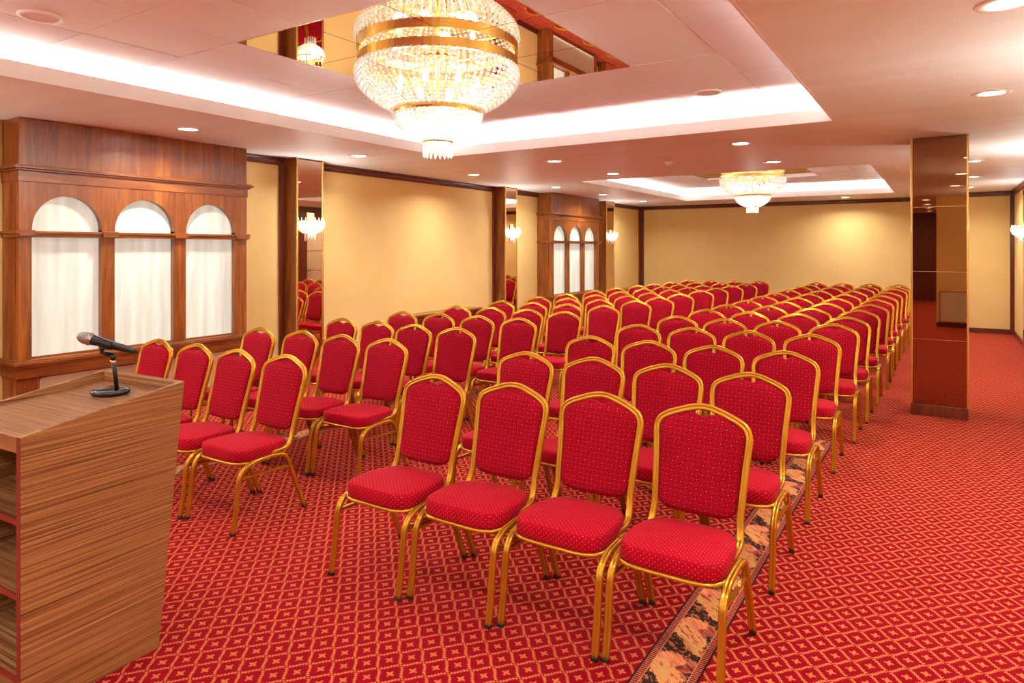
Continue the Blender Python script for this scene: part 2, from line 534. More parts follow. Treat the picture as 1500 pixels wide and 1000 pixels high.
tr = MB(); crown_y(tr, EX, -1, -1.1, FY2); struct(tr, 'trim_8', DARKW)
# upright corner and panel strips
tr = MB()
tr.box(WX, WX + .04, 1.9, 2.28, 0, CZ - .002)
tr.box(WX, WX + .03, FY - .12, FY, 0, CZ - .08); tr.box(WX, WX + .10, FY - .03, FY, 0, CZ - .08)
for y in (5.04, 5.52, 9.40, 9.84, 13.96): tr.box(WX, WX + .028, y, y + .06, 0, CZ - .08)
struct(tr, 'trim_9', DARKZ)
tr = MB()
tr.box(EX - .03, EX, FY2 - .10, FY2, 0, CZ - .08); tr.box(EX - .06, EX, FY2 - .025, FY2, 0, CZ - .08)
for y in (13.18, 12.70): tr.box(EX - .03, EX, y, y + .07, 0, CZ - .08)
struct(tr, 'trim_10', DARKZ)
struct(MB().box(WX, WX + .02, -8.8, FY, 0, .09), 'baseboard_left', DARKW)
struct(MB().box(WX, -.1, FY - .02, FY, 0, .09), 'baseboard_far', DARKW)
struct(MB().box(-.1, EX, FY2 - .02, FY2, 0, .09), 'baseboard_far_right', DARKW)
struct(MB().box(EX - .02, EX, -1.1, FY2, 0, .09), 'baseboard_right', DARKW)
struct(MB().box(-.1, EX, -1.1, -1.08, 0, .09), 'baseboard_back', DARKW)

# vent in the wall behind, seen in the column's mirror
t = empty('wall_vent', (.24, -1.1, .1), 0, 'beige wall vent near the floor, mirrored in the bronze column', 'vent')
MB().box(-.27, .27, .001, .02, .02, .60).build('grille', BEIGEV, t)
f = MB()
for a in ((-.29, -.27, .0, .62), (.27, .29, .0, .62), (-.27, .27, 0, .02), (-.27, .27, .60, .62)): f.box(a[0], a[1], .001, .03, a[2], a[3])
f.build('frame', BRASS, t)

# carpet border: floral strip along the right, far and left edges of the seating area
def border():
    me = bpy.data.meshes.new('carpet_border')
    vs, fs, uv = [], [], []
    z = .003
    xr0, xr1, xl0, xl1, yf0, yf1 = -.965, -.745, -4.68, -4.46, 5.80, 6.02
    def quad(p, u):
        b = len(vs); vs.extend(p); fs.append((b, b+1, b+2, b+3)); uv.extend(u)
    quad([(xr0, .2, z), (xr1, .2, z), (xr1, yf1, z), (xr0, yf0, z)], [(0, .2), (1, .2), (1, yf1), (0, yf0)])
    quad([(xl0, .2, z), (xl1, .2, z), (xl1, yf0, z), (xl0, yf1, z)], [(0, .2), (1, .2), (1, yf0), (0, yf1)])
    quad([(xl1, yf0, z), (xr0, yf0, z), (xr1, yf1, z), (xl0, yf1, z)], [(0, xl1), (0, xr0), (1, xr1), (1, xl0)])
    me.from_pydata(vs, [], fs); L = me.uv_layers.new(name='UVMap')
    for i, p in enumerate(me.polygons):
        for q, li in enumerate(p.loop_indices): L.data[li].uv = uv[i*4+q]
    me.materials.append(BORDER)
    o = bpy.data.objects.new('trim_11', me); COL.objects.link(o); tag(o, kind='structure')
    return o
border()

# ------------------------------------------------------------------ door on the right wall (seen only in the wall mirrors)
d = tag(MB().box(EX - .05, EX, 11.42, 12.18, 0, 2.05).build('door_1', BEIGED), kind='structure')
fr = MB(); fr.box(EX - .07, EX, 11.10, 11.42, 0, 2.15); fr.box(EX - .07, EX, 12.18, 12.5, 0, 2.15); fr.box(EX - .07, EX, 11.1, 12.5, 2.05, CZ)
tag(fr.build('door_frame', DARKZ, d), None)
h = MB(); h.sweep([(EX - .05, 11.5, 1.05), (EX - .11, 11.5, 1.05), (EX - .11, 11.62, 1.05)], circ(.01), lambda i: (0, 0, 1)); h.build('door_handle', BRASS, d)
g = MB()
for z in (.5, 1.0, 1.5): g.box(EX - .054, EX - .05, 11.44, 12.16, z, z + .012)
g.build('door_moulding', DARKW, d)

# ------------------------------------------------------------------ downlights
def downlight(x, y, label, z=CZ):
    t = empty('downlight', (x, y, z), 0, label, 'light', 'round recessed downlights')
    MB().lathe([(.075, .002), (.080, -.006), (.112, -.006), (.118, 0), (.118, .004), (.075, .004)], 36).build('rim', WHITEP, t)
    MB().lathe([(.0, -.001), (.078, -.001), (.078, .003), (0, .003)], 36).build('lens', LENS, t)
    a = area('downlight_lamp', (0, 0, -.012), (0, 0, 0), .15, .15, K_DOWN, (1, .97, .92), t, 'DISK', radians(150))
spots = [
 (-5.55, 3.39, 'downlight above the near arched cabinet, left of the chandelier'),
 (-5.54, 5.42, 'downlight beside the first wall mirror, left of the hanging chandelier'),
 (-5.56, 10.04, 'downlight by the left wall in front of the second arched cabinet'),
 (-5.58, 11.95, 'downlight above the second arched cabinet'),
 (-5.62, 14.15, 'downlight near the far left corner of the room'),
 (-3.91, 7.02, 'downlight between the two ceiling trays, nearer one on the left side'),
 (-3.87, 8.63, 'downlight between the two ceiling trays, farther one on the left side'),
 (-1.69, 6.83, 'downlight between the two ceiling trays, nearer one on the right side'),
 (-1.72, 8.51, 'downlight between the ceiling trays just above the far chandelier'),
 (-1.68, 15.29, 'downlight close to the yellow far wall, beyond the far tray'),
 (.28, 5.52, 'large downlight in the pink ceiling to the upper right of the column'),
 (.23, 3.53, 'nearest downlight, cut by the top right corner of the picture'),
 (.31, 9.74, 'downlight just right of the column top, half behind its brass edge'),
 (.37, 11.89, 'small downlight behind the right edge of the mirrored column'),
 (.37, 13.9, 'smallest downlight right of the column, near the far right wall')]
for x, y, l in spots: downlight(x, y, l)
hid = [(-5.55, 1.35), (-5.6, 7.7), (.18, 1.4), (-.3, -2.2), (-.3, -4.0), (-.3, -5.6), (-.3, -7.4), (-2.8, -1.2), (-4.5, -1.2), (-5.6, -1.2), (-1.6, -1.0)]  # out of view: some follow column reflections, others added to light the room
for x, y in hid: downlight(x, y, 'unseen downlight, added for the room light and mirror reflections')

def speaker(x, y, label):
    t = empty('ceiling_speaker', (x, y, TZ), 0, label, 'speaker', 'round ceiling speakers')
    MB().lathe([(.085, -.004), (.088, -.009), (.105, -.009), (.110, -.002), (.110, .004)], 36).build('rim', WHITEP, t)
    MB().lathe([(0, -.006), (.086, -.004)], 36).build('grille', M('pale speaker mesh', .6, col=srgb(214, 186, 176)).m, t)
speaker(-4.16, 1.69, 'round white ceiling speaker in the near tray, top left of the picture')
speaker(-1.61, 5.46, 'round white ceiling speaker in the near tray, right of the chandelier')
speaker(-3.6, 12.6, 'small round ceiling speaker in the far tray left of the chandelier')
t = empty('smoke_detector', (-2.79, 7.83, CZ), 0, 'small white smoke detector on the ceiling between the trays', 'smoke detector')
MB().lathe([(0, -.012), (.05, -.012), (.055, 0)], 28).build('base', WHITEP, t)
MB().lathe([(0, -.045), (.022, -.043), (.03, -.03), (.032, -.012)], 24).build('sensor', WHITEP, t)

# ------------------------------------------------------------------ chandeliers
def strand_mesh(prof, n, r, name):
    """beads strung along a (radius, z) curve"""
    pts = spline(prof, 12)
    L = [0]
    for a, b in zip(pts, pts[1:]): L.append(L[-1] + math.hypot(b[0]-a[0], b[1]-a[1]))
    m = MB()
    for i in range(n):
        d = L[-1] * (i + .5) / n
        k = max(q for q in range(len(L)) if L[q] <= d); k = min(k, len(pts) - 2)
        f = (d - L[k]) / max(1e-9, L[k+1] - L[k])
        x = pts[k][0] + (pts[k+1][0]-pts[k][0]) * f; z = pts[k][1] + (pts[k+1][1]-pts[k][1]) * f
        m.ball((x, 0, z), r * (1 - .25 * i / n), 8, 6)
    return m.mesh(name, CRYS, False)
UP = [(.520, -.075), (.535, -.12), (.520, -.19), (.455, -.265), (.375, -.32), (.295, -.36)]
LO = [(.290, -.385), (.285, -.41), (.255, -.465), (.19, -.52), (.105, -.56)]
def chandelier(cx, cy, label, n_up=74, n_lo=54):
    t = empty('chandelier', (cx, cy, TZ), 0, label, 'chandelier', 'crystal basket chandeliers')
    R = MB()
    R.lathe([(.512, -.084), (.532, -.084), (.532, -.026), (.512, -.026), (.512, -.084)], 72, smooth=False); R.build('ring', BRASS, t)
    R = MB(); R.lathe([(.275, -.392), (.298, -.392), (.302, -.377), (.298, -.358), (.275, -.358), (.275, -.392)], 56, smooth=False); R.build('ring', BRASS, t)
    R = MB(); R.lathe([(.085, -.572), (.100, -.572), (.102, -.563), (.098, -.553), (.085, -.553), (.085, -.572)], 36); R.build('ring', BRASS, t)
    # inner gold ribs
    rb = MB()
    for i in range(24):
        a = 2 * pi * i / 24
        rb.sweep([((r - .03) * cos(a), (r - .03) * sin(a), z) for r, z in spline(UP, 4)], circ(.004, 5), lambda i: (0, 0, 1), caps=False)
    rb.build('frame', BRASS, t)
    c = MB(); c.lathe([(0, -.002), (.09, -.002), (.10, -.02), (.03, -.05), (.018, -.06), (.018, -.55), (0, -.552)], 24)
    for i in range(8):
        a = 2 * pi * (i + .5) / 8
        c.sweep([(.015 * cos(a), .015 * sin(a), -.30), (.15 * cos(a), .15 * sin(a), -.33), (.27 * cos(a), .27 * sin(a), -.26), (.27 * cos(a), .27 * sin(a), -.22)], circ(.006, 6), lambda i: (0, 0, 1), caps=False)
    for i in range(4):
        a = 2 * pi * i / 4
        c.sweep([(.02 * cos(a), .02 * sin(a), -.05), (.515 * cos(a), .515 * sin(a), -.05)], circ(.006, 6), lambda i: (0, 0, 1), caps=False)
        c.sweep([(.02 * cos(a), .02 * sin(a), -.375), (.28 * cos(a), .28 * sin(a), -.375)], circ(.005, 6), lambda i: (0, 0, 1), caps=False)
    c.build('stem', BRASS, t)
    me = bm_up; ml = bm_lo
    for i in range(n_up):
        o = bpy.data.objects.new('bead_strand', me); COL.objects.link(o); o.parent = t; o.rotation_euler = (0, 0, 2 * pi * i / n_up)
    for i in range(n_lo):
        o = bpy.data.objects.new('crystal_strand', ml); COL.objects.link(o); o.parent = t; o.rotation_euler = (0, 0, 2 * pi * i / n_lo)
    for i in range(18):
        a = 2 * pi * i / 18
        o = bpy.data.objects.new('prism', pr_me); COL.objects.link(o); o.parent = t; o.location = (.092 * cos(a), .092 * sin(a), -.572); o.rotation_euler = (0, 0, a)
    for i in range(8):
        a = 2 * pi * (i + .5) / 8
        o = bpy.data.objects.new('bulb', bulb_me); COL.objects.link(o); o.parent = t; o.location = (.27 * cos(a), .27 * sin(a), -.19)
    for i in range(5):
        a = 2 * pi * i / 5
        o = bpy.data.objects.new('bulb', bulb_me); COL.objects.link(o); o.parent = t; o.location = (.11 * cos(a), .11 * sin(a), -.45)
    for a in (0, 2.1, 4.2):
        point('chandelier_lamp', (.26 * cos(a), .26 * sin(a), -.20), K_CHAN * .04, .05, parent=t)
    point('chandelier_lamp', (.0, .06, -.46), K_CHAN * .38, .05, parent=t)
    return t
bm_up = strand_mesh(UP, 13, .0148, 'bead_strand')
bm_lo = strand_mesh(LO, 13, .0135, 'crystal_strand')
pm = MB(); pm.lathe([(0, 0), (.009, -.006), (.008, -.085), (0, -.10)], 6, smooth=False); pr_me = pm.mesh('prism', CRYS, False)
bb = MB(); bb.lathe([(0, -.035), (.012, -.03), (.017, -.005), (.014, .02), (.004, .042), (0, .044)], 12); bulb_me = bb.mesh('bulb', BULB, False)
chandelier(C1[0] - .065, C1[1], 'large crystal basket chandelier with brass rings under the near mirror')
chandelier(C2[0], C2[1], 'crystal chandelier in the far tray, small in the distance')

# ------------------------------------------------------------------ wall sconces: crystal half baskets
def sconce(loc, rz, label, k=1.0):
    """faces local +X"""
    t = empty('wall_sconce', loc, rz, label, 'wall lamp', 'crystal wall sconces')
    MB().box(0, .012, -.05, .05, -.12, .16).build('back_plate', BRASS, t, .004)
    r = MB(); r.lathe([(.150, .058), (.160, .058), (.160, .072), (.150, .072), (.150, .058)], 28, a0=-pi/2, a1=pi/2); r.build('ring', BRASS, t)
    prof = [(.158, .052), (.162, .03), (.148, -.01), (.118, -.05), (.07, -.075)]
    sm = sconce_me
    for i in range(17):
        a = -pi/2 + pi * (i + .5) / 17
        o = bpy.data.objects.new('bead_strand', sm); COL.objects.link(o); o.parent = t; o.rotation_euler = (0, 0, a)
    for i in range(7):
        a = -pi/2 + pi * (i + .5) / 7
        o = bpy.data.objects.new('prism', pr_me); COL.objects.link(o); o.parent = t; o.location = (.052 * cos(a) + .012, .052 * sin(a), -.085); o.scale = (.7, .7, .9)
    # upright crystal spikes of the crown
    for i in range(9):
        a = -pi/2 + pi * (i + .5) / 9
        o = bpy.data.objects.new('crown_drop', pr_me); COL.objects.link(o); o.parent = t; o.location = (.15 * cos(a), .15 * sin(a), .072); o.rotation_euler = (pi, 0, 0); o.scale = (.6, .6, .3)
    b = MB(); b.sweep([(.01, 0, -.02), (.07, 0, -.03), (.08, 0, 0)], circ(.006, 6), lambda i: (0, 1, 0)); b.build('arm', BRASS, t)
    for s in (-1, 1):
        o = bpy.data.objects.new('bulb', bulb_me); COL.objects.link(o); o.parent = t; o.location = (.075, s * .05, .01)
    point('sconce_lamp', (.10, 0, .02), K_SCON * k, .06, parent=t)
sconce_me = strand_mesh([(.156, .052), (.160, .03), (.146, -.01), (.116, -.05), (.066, -.078)], 8, .0115, 'bead_strand')

# ------------------------------------------------------------------ mirrored pilasters on the left wall
PX = WX + .22
def pilaster(ya, yb, label, slabel):
    t = empty('mirror_pilaster', (WX, ya, 0), 0, label, 'pilaster', 'mirrored pilasters')
    w = yb - ya
    MB().box(0.001, .205, 0, w, 0, CZ - .001).build('casing', WOODZ, t, .004)
    for a, b in ((.02, 1.0), (1.003, 1.95), (1.953, CZ - .02)):
        MB().box(.205, .214, .022, w - .022, a, b).build('mirror_panel', MIR_CLEAR, t)
    for y in (0, w - .022):
        MB().box(.205, .222, y, y + .022, 0, CZ - .001).build('edge_strip', BRASS, t, .003)
    sconce((WX + .215, (ya + yb) / 2, 1.83), 0, slabel)
pilaster(5.12, 5.52, 'wooden pilaster with tall mirror beside the near arched cabinet', 'crystal wall sconce on the mirror beside the near arched cabinet')
pilaster(9.48, 9.86, 'mirrored wooden pilaster between the long wall panel and second cabinet', 'crystal wall sconce on the middle mirrored pilaster')
pilaster(13.55, 13.97, 'mirrored wooden pilaster just beyond the second arched cabinet', 'crystal wall sconce beyond the second arched cabinet')
t = empty('mirror_pilaster', (EX, 12.77, 0), pi, 'narrow mirror strip on the right wall at the picture edge', 'pilaster', 'mirrored pilasters')
MB().box(.001, .03, -.41, 0, 0, CZ - .1).build('casing', WOODZ, t)
MB().box(.03, .036, -.39, -.02, .1, CZ - .12).build('mirror_panel', MIR_CLEAR, t)
sconce((EX - .037, 12.98, 1.83), pi, 'crystal wall sconce on the right wall, cut by the picture edge')

for i_, (xx, yy, rz) in enumerate(((EX - .002, 8.6, pi), (EX - .002, 4.4, pi), (EX - .002, .3, pi), (WX + .002, .9, 0), (WX + .002, -3.2, 0))):  # unseen sconces, invented and made stronger to put neutral light on the ceiling
    sconce((xx, yy, 1.83), rz, 'unseen sconce added to light the ceiling, %s' % ('right wall behind the column', 'right wall beside the seating', 'right wall beside the camera', 'left wall before the lectern', 'left wall behind the camera')[i_].replace(',', ''), 2.6)

# ------------------------------------------------------------------ arched cabinets (backlit windows)
def arch_poly(ya, yb, zb, zs, n=20):
    """arch outline, clockwise from lower left"""
    r = (yb - ya) / 2; c = (ya + yb) / 2
    return [(ya, zb)] + [(c - r * cos(pi * i / n), zs + r * sin(pi * i / n) * 1.06) for i in range(n + 1)] + [(yb, zb)]
def cabinet(Y0, label, group='arched cabinets'):
    t = empty('arched_cabinet', (WX, Y0, 0), 0, label, 'cabinet', group)
    W_ = 2.06; D = .31       # width, depth (face at x = D)
    z_corn, z_rail, z_sill = 2.11, 1.71, .68
    win = [(.09, .62), (.73, 1.27), (1.39, 1.92)]
    f = MB().box(.001, D, 0, W_, 2.20, CZ - .001); f.build('fascia', WOODZ, t, .003)
    c = MB(); e = .0
    for (o_, za, zb) in ((.008, 2.11, 2.195), (.028, 2.195, 2.212), (.05, 2.212, 2.232), (.036, 2.232, 2.242)):
        c.box(.001, D + o_, -o_, W_ + o_, za, zb)
    c.build('cornice', WOODY, t, .003)
    # arch board with three arched openings: strips between outlines
    a = MB(); zt = 2.11; zs = 1.735; zb = z_rail + .005
    y_prev = 0.0
    for (p, q) in win:
        a.box(D - .06, D, y_prev, p, zb, zt)
        n = 24; r = (q - p) / 2; cy = (p + q) / 2
        pts = [(cy - r * cos(pi * i / n), zs + r * sin(pi * i / n) * 1.04) for i in range(n + 1)]
        for x in (D, D - .06):
            vs = []; fs = []
            for (yy, zz) in pts: vs += [(x, yy, zz), (x, yy, zt)]
            for i in range(n):
                fc = (2*i, 2*i+2, 2*i+3, 2*i+1)
                fs.append(fc if x == D else fc[::-1])
            a.add(vs, fs)
        vs = []; fs = []
        for (yy, zz) in [(p, zb)] + pts + [(q, zb)]: vs += [(D, yy, zz), (D - .06, yy, zz)]
        for i in range(len(vs) // 2 - 1): fs.append((2*i, 2*i+1, 2*i+3, 2*i+2))
        a.add(vs, fs)
        y_prev = q
    a.box(D - .06, D, y_prev, W_, zb, zt)
    a.build('arch_board', WOODZ, t)
    # rail under the arches
    r = MB()
    r.box(.001, D + .012, -.012, W_ + .012, 1.665, 1.695); r.box(.001, D + .026, -.026, W_ + .026, 1.695, 1.716)
    for y in (0, .62, 1.27, 1.92):
        w2 = .09 if y == 0 else (.11 if y < 1.9 else .14)
        r.box(D, D + .04, y - .005, y + w2 + .01, 1.672, 1.722)
    r.build('rail', WOODY, t, .002)
    for (a0, a1) in ((0, .09), (.62, .73), (1.27, 1.39), (1.92, W_)):
        MB().box(D - .06, D - .002, a0, a1, z_sill, 1.668).build('post', WOODZ, t, .003)
    for (p, q) in win:
        MB().box(D - .075, D - .068, p - .03, q + .03, z_sill + .0, 1.67).build('window_pane', PANE, t)
        MB().box(D - .075, D - .068, p - .03, q + .03, 1.70, 2.06).build('window_pane', PANE, t)
    # glazing stop along the bottom of each pane
    b = MB()
    for (p, q) in win: b.box(D - .066, D - .045, p, q, z_sill, z_sill + .02)
    b.build('glazing_bead', WOODY, t, .002)
    # sides and back
    MB().box(.001, D - .07, 0, .03, .54, 2.2).build('side_panel', WOODZ, t)
    MB().box(.001, D - .07, W_ - .03, W_, .54, 2.2).build('side_panel', WOODZ, t)
    s = MB(); s.box(.001, D + .015, -.015, W_ + .015, .54, .625); s.box(.001, D + .035, -.035, W_ + .035, .625, .65); s.box(.001, D + .055, -.055, W_ + .055, .65, .675); s.box(.001, D + .03, -.03, W_ + .03, .675, .684)
    s.build('sill', WOODY, t, .003)
    bs = MB(); bs.box(.001, D - .05, 0, .16, 0, .54); bs.box(.001, D - .05, W_ - .12, W_, 0, .54); bs.box(.001, D - .09, .16, W_ - .12, 0, .54)
    bs.build('base', WOODZ, t, .003)
    g = MB(); g.box(D - .09, D - .075, .17, W_ - .13, .08, .52)
    gv = g.build('vent_grille', BEIGEV, t)
    g2 = MB()
    for a_ in ((.17, .185, .08, .52), (W_ - .145, W_ - .13, .08, .52), (.17, W_ - .13, .08, .095), (.17, W_ - .13, .505, .52)):
        g2.box(D - .075, D - .062, a_[0], a_[1], a_[2], a_[3])
    g2.build('grille_frame', WHITEP, gv)
    # backlight of the panes is put into their material, no lamp behind
    return t
cabinet(2.34, 'large cherry wood cabinet with three backlit arched windows behind the lectern')
cabinet(10.91, 'distant cherry wood cabinet with three narrow looking white arched windows')

def console(ya, yb, label):
    t = empty('wall_console', (WX, ya, 0), 0, label, 'console', 'low wall consoles')
    w = yb - ya
    MB().box(.001, .22, 0, w, 0, .60).build('body', DARKZ, t, .004)
    MB().box(.001, .25, -.01, w + .01, .60, .632).build('top', WOODY, t, .004)
console(6.98, 8.75, 'low dark wood console against the long yellow wall panel')
console(14.35, 15.7, 'low dark wood console near the far left corner')

# ------------------------------------------------------------------ bronze mirrored column
t = empty('mirrored_column', (-.255, 7.40, 0), 0, 'square column clad in bronze mirror with brass corners', 'column')
w, dp = .46, .46
MB().box(.004, w - .004, .006, dp, .001, .105).build('plinth', DARKZ, t, .002)
MB().box(.01, w - .01, .012, dp - .01, .105, CZ - .001).build('core', DARKZ, t)
zs = [.107, .722, 1.358, 1.965, CZ - .002]
for a, b in zip(zs, zs[1:]):
    MB().box(.018, w - .018, .004, .011, a + .002, b - .002).build('mirror_panel', MIR_BRONZE, t)
    MB().box(.004, .0095, .018, dp - .018, a + .002, b - .002).build('mirror_panel', MIR_BRONZE, t)
    MB().box(w - .0095, w - .004, .018, dp - .018, a + .002, b - .002).build('mirror_panel', MIR_BRONZE, t)
for z in zs[1:-1]:
    MB().box(.018, w - .018, .005, .011, z - .0018, z + .0018).build('joint_strip', BRASS, t)
for x in (0, w - .018):
    for y in (0, dp - .018):
        MB().box(x, x + .018, y, y + .018, .105, CZ - .001).build('corner_strip', BRASS, t, .004)

# ------------------------------------------------------------------ lectern
LA = radians(3.2)
t = empty('lectern', (-2.607, 1.47, 0), LA, 'zebra striped wooden lectern with open shelves, left foreground', 'lectern')
# local: +y towards the chairs, x from -.56 (far side) to 0 (near side)
LW, TH = .56, .02
side = [(-.4835, 0), (0, 0), (.110, 1.034), (-.4835, .948)]
def sidep(x0, x1): return MB().prism(side, x0, x1, 0)
sidep(-TH, 0).build('side_panel', ZEB_SIDE, t, .001)
sidep(-LW, -LW + TH).build('side_panel', ZEB_SIDE, t, .001)
# front board facing the audience, leaning outwards
MB().prism([(-.02, .0), (0, 0), (.110, 1.034), (.090, 1.030)], -LW + TH, -TH, 0).build('front_panel', ZEB_FR, t)
# sloping top, flush at the speaker's edge, sunk under the rims at the back
MB().prism([(-.4835, .945), (.088, .990), (.088, .972), (-.4835, .893)], -LW + TH, -TH, 0).build('top_board', ZEB_TOP, t)
for i, z in enumerate((.650, .398, .122)):
    sh = MB().box(-LW + TH, -TH, -.478, .0, z, z + .02).build('shelf', ZEB_TOP, t)
    MB().box(-LW + TH, -TH, -.4830, -.478, z, z + .02).build('edge_band', EDGE, sh)
MB().box(-LW + TH, -TH, -.46, -.44, 0, .122).build('kick_board', ZEB_FR, t)
MB().box(-TH - .0005, .0006, -.4865, -.4835, 0, .948).build('edge_band', EDGE, t)
MB().box(-LW, -LW + TH, -.4865, -.4835, 0, .948).build('edge_band', EDGE, t)

# ------------------------------------------------------------------ microphone and its stand
slope = math.atan2(.045, .5715)
t = empty('microphone_stand', (-2.873, 1.419, .9805), LA, 'black desk microphone stand with oval base on the lectern', 'microphone stand')
b = MB(); prof = [(0, 0), (.95, 0), (1.0, .004), (1.0, .012), (.97, .018), (.92, .021), (.85, .0235), (.7, .0245), (.35, .025), (0, .025)]
b.lathe(prof, 40)
b.v = [(x * .080, y * .056, z) for x, y, z in b.v]
ca, sa = cos(.35), sin(.35); b.v = [(x*ca - y*sa, x*sa + y*ca, z) for x, y, z in b.v]
cs, ss = cos(slope), sin(slope); b.v = [(x, y*cs - z*ss, y*ss + z*cs) for x, y, z in b.v]
b.build('base', BLACKGL, t)
p = MB(); p.sweep([(.024, .012, .02), (.008, .006, .145)], circ(.0085, 14), lambda i: (0, 1, 0)); p.build('pole', BLACKM, t)
p = MB(); p.sweep([(.0105, .007, .125), (.0085, .006, .138)], circ(.0092, 14), lambda i: (0, 1, 0)); p.build('collar', BRASS, t)
p = MB(); p.sweep([(.008, .006, .140), (.006, .005, .160)], circ(.0105, 14), lambda i: (0, 1, 0)); p.build('swivel', BLACKM, t)
# clip: C-shaped holder around the handle
from mathutils import Vector, Matrix
head = Vector((-2.975, 1.353, 1.216)); tail = Vector((-2.793, 1.470, 1.157))
ax = (tail - head).normalized()
c0 = head.lerp(tail, .50)
t0 = Vector((-2.873, 1.419, .9805)); Rz = Matrix.Rotation(-LA, 3, 'Z')
cl_ = MB()
up = Vector((0, 0, 1)); sd = ax.cross(up).normalized(); dn = ax.cross(sd).normalized()
if dn.z > 0: dn = -dn
pts = []
for k in range(13):
    a = radians(-140 + 280 * k / 12)
    pts.append((cos(a), sin(a)))
ro, ri = .0205, .0170
vs = []; fs = []
for s_ in (-.024, .024):
    for r_ in (ro, ri):
        for (c_, s2) in pts:
            q = Rz @ (c0 + ax * s_ + dn * (r_ * c_) + sd * (r_ * s2) - t0); vs.append(tuple(q))
n = 13
for k in range(n - 1):
    fs += [(k, k+1, 2*n+k+1, 2*n+k), (n+k+1, n+k, 3*n+k, 3*n+k+1), (k+1, k, n+k, n+k+1), (2*n+k, 2*n+k+1, 3*n+k+1, 3*n+k)]
fs += [(0, 2*n, 3*n, n), (n-1, 2*n-1, 4*n-1, 3*n-1)]
cl_.add(vs, fs, False)
a_ = Rz @ (c0 + dn * .021 - ax * .012 - t0)
cl_.sweep([tuple(a_), tuple(a_ + (Rz @ dn) * .016), (.006, .005, .158)], [(-.009, -.006), (.009, -.006), (.009, .006), (-.009, .006)], lambda i: tuple(Rz @ ax), smooth=False)
cl_.build('clip', BLACKM, t)

mt = empty('microphone', tuple(head), 0, 'black handheld microphone with silver mesh head in the desk stand', 'microphone')
q = Vector((0, 0, 1)).rotation_difference(ax)
mt.rotation_mode = 'QUATERNION'; mt.rotation_quaternion = q
Lm = (tail - head).length
GR = M('silver microphone mesh', .35, .9, .5, srgb(150, 146, 146))
vv = GR.coord('Object', (1, 1, 1)); gx, gy, gz = GR.xyz(vv)
GR.bump(((gx * 900).sin() * (gz * 900).sin()), .8, .001); GR = GR.m
MB().lathe([(0, -.012), (.012, -.010), (.020, .000), (.0245, .014), (.0255, .026), (.0235, .033)], 32).build('grille', GR, mt)
MB().lathe([(.0235, .033), (.0262, .035), (.0262, .041), (.0235, .043), (.0225, .052)], 32).build('ring', M('silver ring', .25, .9, .5, srgb(176, 172, 170)).m, mt)
MB().lathe([(.0225, .052), (.0205, .060), (.0170, .10), (.0160, .15), (.0145, Lm - .03), (.011, Lm), (.009, Lm + .008), (0, Lm + .008)], 28).build('body', BLACKM, mt)
MB().lathe([(.0172, .085), (.0182, .087), (.0182, .090), (.0172, .092)], 28).build('grip_ring', BLACKGL, mt)

# ------------------------------------------------------------------ banquet chairs
# local: +x right, -y front, +y back; origin on the floor between the four feet
A_, B_ = .0140, .0105; c_ = .0035
TUBE = [(-A_, -B_ + c_), (-A_, B_ - c_), (-A_ + c_, B_), (-.0032, B_), (0, B_ - .0042), (.0032, B_), (A_ - c_, B_), (A_, B_ - c_), (A_, -B_ + c_), (A_ - c_, -B_), (.0032, -B_), (0, -B_ + .0042), (-.0032, -B_), (-A_ + c_, -B_)]
FX = .2155
leg_front = spline([(-.244, .012), (-.228, .10), (-.210, .25), (-.199, .305), (-.172, .343), (-.125, .366), (-.06, .373), (0, .374)], 4)
leg_rear = spline([(0, .374), (.05, .371), (.095, .358), (.122, .325), (.140, .280), (.190, .150), (.246, .012)], 4)
def leg_mb(path, s):
    m = MB(); pts = [(s * FX, y, z) for y, z in path]; n = len(pts)
    def nr(i):
        a = pts[max(i-1, 0)]; b = pts[min(i+1, n-1)]; return (0, -(b[2]-a[2]), (b[1]-a[1]))
    return m.sweep(pts, TUBE, nr)
# side profile of the hoop (y, z) and half width by height
side_prof = spline([(-.02, .388), (.06, .386), (.115, .388), (.150, .402), (.172, .432), (.188, .480), (.206, .550), (.232, .650), (.254, .735), (.262, .770)], 4)
def hoop():
    R_ = []
    def hw(z):
        if z < .40: return .187
        if z < .48: return .187 - .007 * (z - .40) / .08
        return .180 + .0185 * ((z - .48) / .295) ** 1.3
    for y, z in side_prof: R_.append((hw(z), y, z))
    # shoulder and sloping top to the blunt peak
    top = spline([(.1985, .262, .770), (.1960, .269, .799), (.182, .275, .829), (.150, .281, .850), (.105, .288, .868), (.058, .295, .883), (.026, .299, .890), (0, .300, .892)], 5)[1:]
    R_ += top
    L_ = [(-x, y, z) for x, y, z in R_[:-1]][::-1]
    return R_ + L_
HP = hoop()
def hoop_mb():
    n = len(HP); m = MB()
    def nr(i):
        x, y, z = HP[i]
        # normal of the back surface in the side view
        if z >= .771: return (0, -.97, .25)
        k = min(range(len(side_prof)), key=lambda q: abs(side_prof[q][0]-y) + abs(side_prof[q][1]-z))
        a = side_prof[max(k-1, 0)]; b = side_prof[min(k+1, len(side_prof)-1)]
        return (0, -(b[1]-a[1]), (b[0]-a[0]))
    return m.sweep(HP, TUBE, nr)
def inner_x(z):
    """inner half width of the hoop at height z"""
    best = None
    R_ = [p for p in HP[:len(HP)//2 + 1]]
    for a, b in zip(R_, R_[1:]):
        if a[2] <= z <= b[2] and b[2] > a[2]:
            f = (z - a[2]) / (b[2] - a[2]); best = a[0] + (b[0]-a[0]) * f
    return (best if best is not None else .0)
